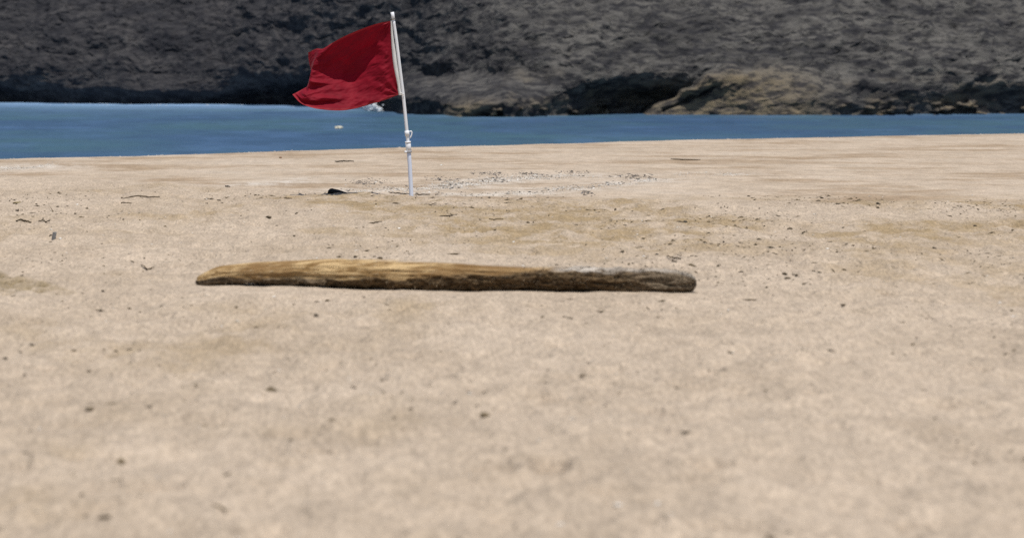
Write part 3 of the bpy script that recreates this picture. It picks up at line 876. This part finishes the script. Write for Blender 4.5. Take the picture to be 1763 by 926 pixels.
    heap('seaweed_patch', 970, 1006, 296.5, 2.5, 60, M_wrack, 'sparse seaweed streak at the right end of the upper shell drift', 'seaweed', G, deep=0.6)
    heap('seaweed_patch', 1066, 1118, 304.5, 3, 120, M_wrack, 'long dark seaweed patch at the right beyond the shell drift', 'seaweed', G, deep=0.8)
    heap('seaweed_patch', 1003, 1018, 332.5, 4, 46, M_wrack, 'small dark seaweed knot below the shell drift on bare sand', 'seaweed', G, deep=0.5)
    for px, py, w, l in ((353, 344, 4.5, 'small dark wood chip at the upper left of the chip cluster on the sand'), (364, 343, 6, 'dark wood chip, topmost of the cluster left of the brown sand'),
                         (377, 346, 8.5, 'largest dark wood chip at the right end of the chip cluster'), (356, 350.5, 5.5, 'dark wood chip at the bottom of the chip cluster'),
                         (314, 347.5, 5, 'lone dark wood chip a little left of the chip cluster'), (383, 349.5, 4.5, 'small dark chip just below the largest chip of the cluster')):
        lump('wood_chip', px, py, w, M_dark, l, 'chip', 0.3, 0.6, 'dark wood chips left of the brown sand')

    # pale thing adrift in the cove
    x, d = water_pt(583.5, 222)
    import bmesh
    bm = bmesh.new(); bmesh.ops.create_icosphere(bm, subdivisions=3, radius=1)
    for v in bm.verts:
        c = v.co
        k = 1 + 0.3 * float(fbm(np.array([c.x * 1.4]), np.array([c.y * 1.4 + 4]), np.array([c.z * 1.4]), o=3)[0])
        v.co = Vector((c.x * 0.19, c.y * 0.25, c.z * 0.085 if c.z > 0 else c.z * 0.06)) * k
    for f in bm.faces: f.smooth = True
    me = bpy.data.meshes.new('floating_debris'); bm.to_mesh(me); bm.free()
    ob = obj('floating_debris', me, simple('pale_foam_block', (0.50, 0.46, 0.34), (0.64, 0.60, 0.48), 9)); ob.location = (x, d, WATER + 0.04)
    tag(ob, 'small pale yellowish block floating in the blue water left of the pole', 'debris')
build_small_things()

# ------------------------------------------------------------------ litter nobody could count
def scatter():
    # dark bits over the trampled sand
    n = 19000
    Y = np.concatenate([rng.uniform(17.5, 31, n), rng.uniform(7.5, 17.5, n // 4)])
    X = -0.16 * Y + rng.uniform(0, 1, len(Y)) * 0.46 * Y
    clus = fbm(X * 0.7, Y * 0.45, o=3)
    rightw = 0.30 + 0.45 * sstep(0, 3.5, X) * sstep(31, 27, Y) * sstep(19, 22, Y)
    p = np.clip(rightw * (0.30 + 2.0 * clus), 0.03, 1)
    k = rng.uniform(0, 1, len(Y)) < p
    X, Y = X[k], Y[k]
    lg = (np.abs(Y - 17.45) < 0.25) & (X > -1.3) & (X < 2.7)
    X, Y = X[~lg], Y[~lg]
    sz = np.exp(rng.normal(math.log(0.0068), 0.6, len(X))).clip(0.0025, 0.032)
    Z = beach(X, Y) + sz * 0.18
    V, F = bits(np.stack([X, Y, Z], -1), sz, 0.45, 2.6)
    h = len(F) // 2 // 8 * 8
    obj('dark_litter', tri_mesh('dark_litter', V, F), simple('litter', (0.035, 0.027, 0.018), (0.16, 0.12, 0.07), 3, 0.9), kind='stuff')
    # shell grit along the drift lines, thinly elsewhere
    PX, PY, SZ = [], [], []
    for pts, wid in GRIT[:4]:
        L = [flat(*p) for p in pts]
        for (a, b) in zip(L[:-1], L[1:]):
            ln = math.hypot(b[0] - a[0], b[1] - a[1])
            m = int(ln * 520 * wid)
            t = rng.uniform(0, 1, m)
            PX.append(a[0] + t * (b[0] - a[0]) + rng.normal(0, .12, m)); PY.append(a[1] + t * (b[1] - a[1]) + rng.normal(0, wid * 0.62, m))
    xx = rng.uniform(-9, 20, 900); PX.append(xx); PY.append(crest(xx) - rng.exponential(0.35, 900) + 0.2)
    m = 1500
    yy = np.concatenate([rng.uniform(17.5, 31, m), rng.uniform(7.5, 17.5, m // 4)])
    PX.append(-0.16 * yy + rng.uniform(0, 1, len(yy)) * 0.46 * yy); PY.append(yy)
    X, Y = np.concatenate(PX), np.concatenate(PY)
    keep = fbm(X * 1.1 + 50, Y * 0.6, o=3) > -0.12
    X, Y = X[keep], Y[keep]
    lg = (np.abs(Y - 17.45) < 0.25) & (X > -1.3) & (X < 2.7)
    X, Y = X[~lg], Y[~lg]
    sz = np.exp(rng.normal(math.log(0.0085), 0.5, len(X))).clip(0.003, 0.026)
    sz = np.where(Y < 31, sz * 0.75, sz)
    V, F = bits(np.stack([X, Y, beach(X, Y) + sz * 0.15], -1), sz, 0.5, 1.4)
    obj('shell_grit', tri_mesh('shell_grit', V, F), simple('shell_bits', (0.36, 0.32, 0.27), (0.70, 0.66, 0.60), 4, 0.7), kind='stuff')
    # grey and dark stones mixed into the drift
    PX, PY = [], []
    for pts, wid in GRIT[:2]:
        L = [flat(*p) for p in pts]
        for (a, b) in zip(L[:-1], L[1:]):
            m = int(math.hypot(b[0] - a[0], b[1] - a[1]) * 70 * wid)
            t = rng.uniform(0, 1, m)
            PX.append(a[0] + t * (b[0] - a[0])); PY.append(a[1] + t * (b[1] - a[1]) + rng.normal(0, wid * 0.6, m))
    X, Y = np.concatenate(PX), np.concatenate(PY)
    sz = np.exp(rng.normal(math.log(0.010), 0.5, len(X))).clip(0.004, 0.03)
    V, F = bits(np.stack([X, Y, beach(X, Y) + sz * 0.2], -1), sz, 0.5, 1.8)
    obj('drift_pebbles', tri_mesh('drift_pebbles', V, F), simple('pebble', (0.05, 0.047, 0.045), (0.22, 0.20, 0.18), 4, 0.8), kind='stuff')
scatter()
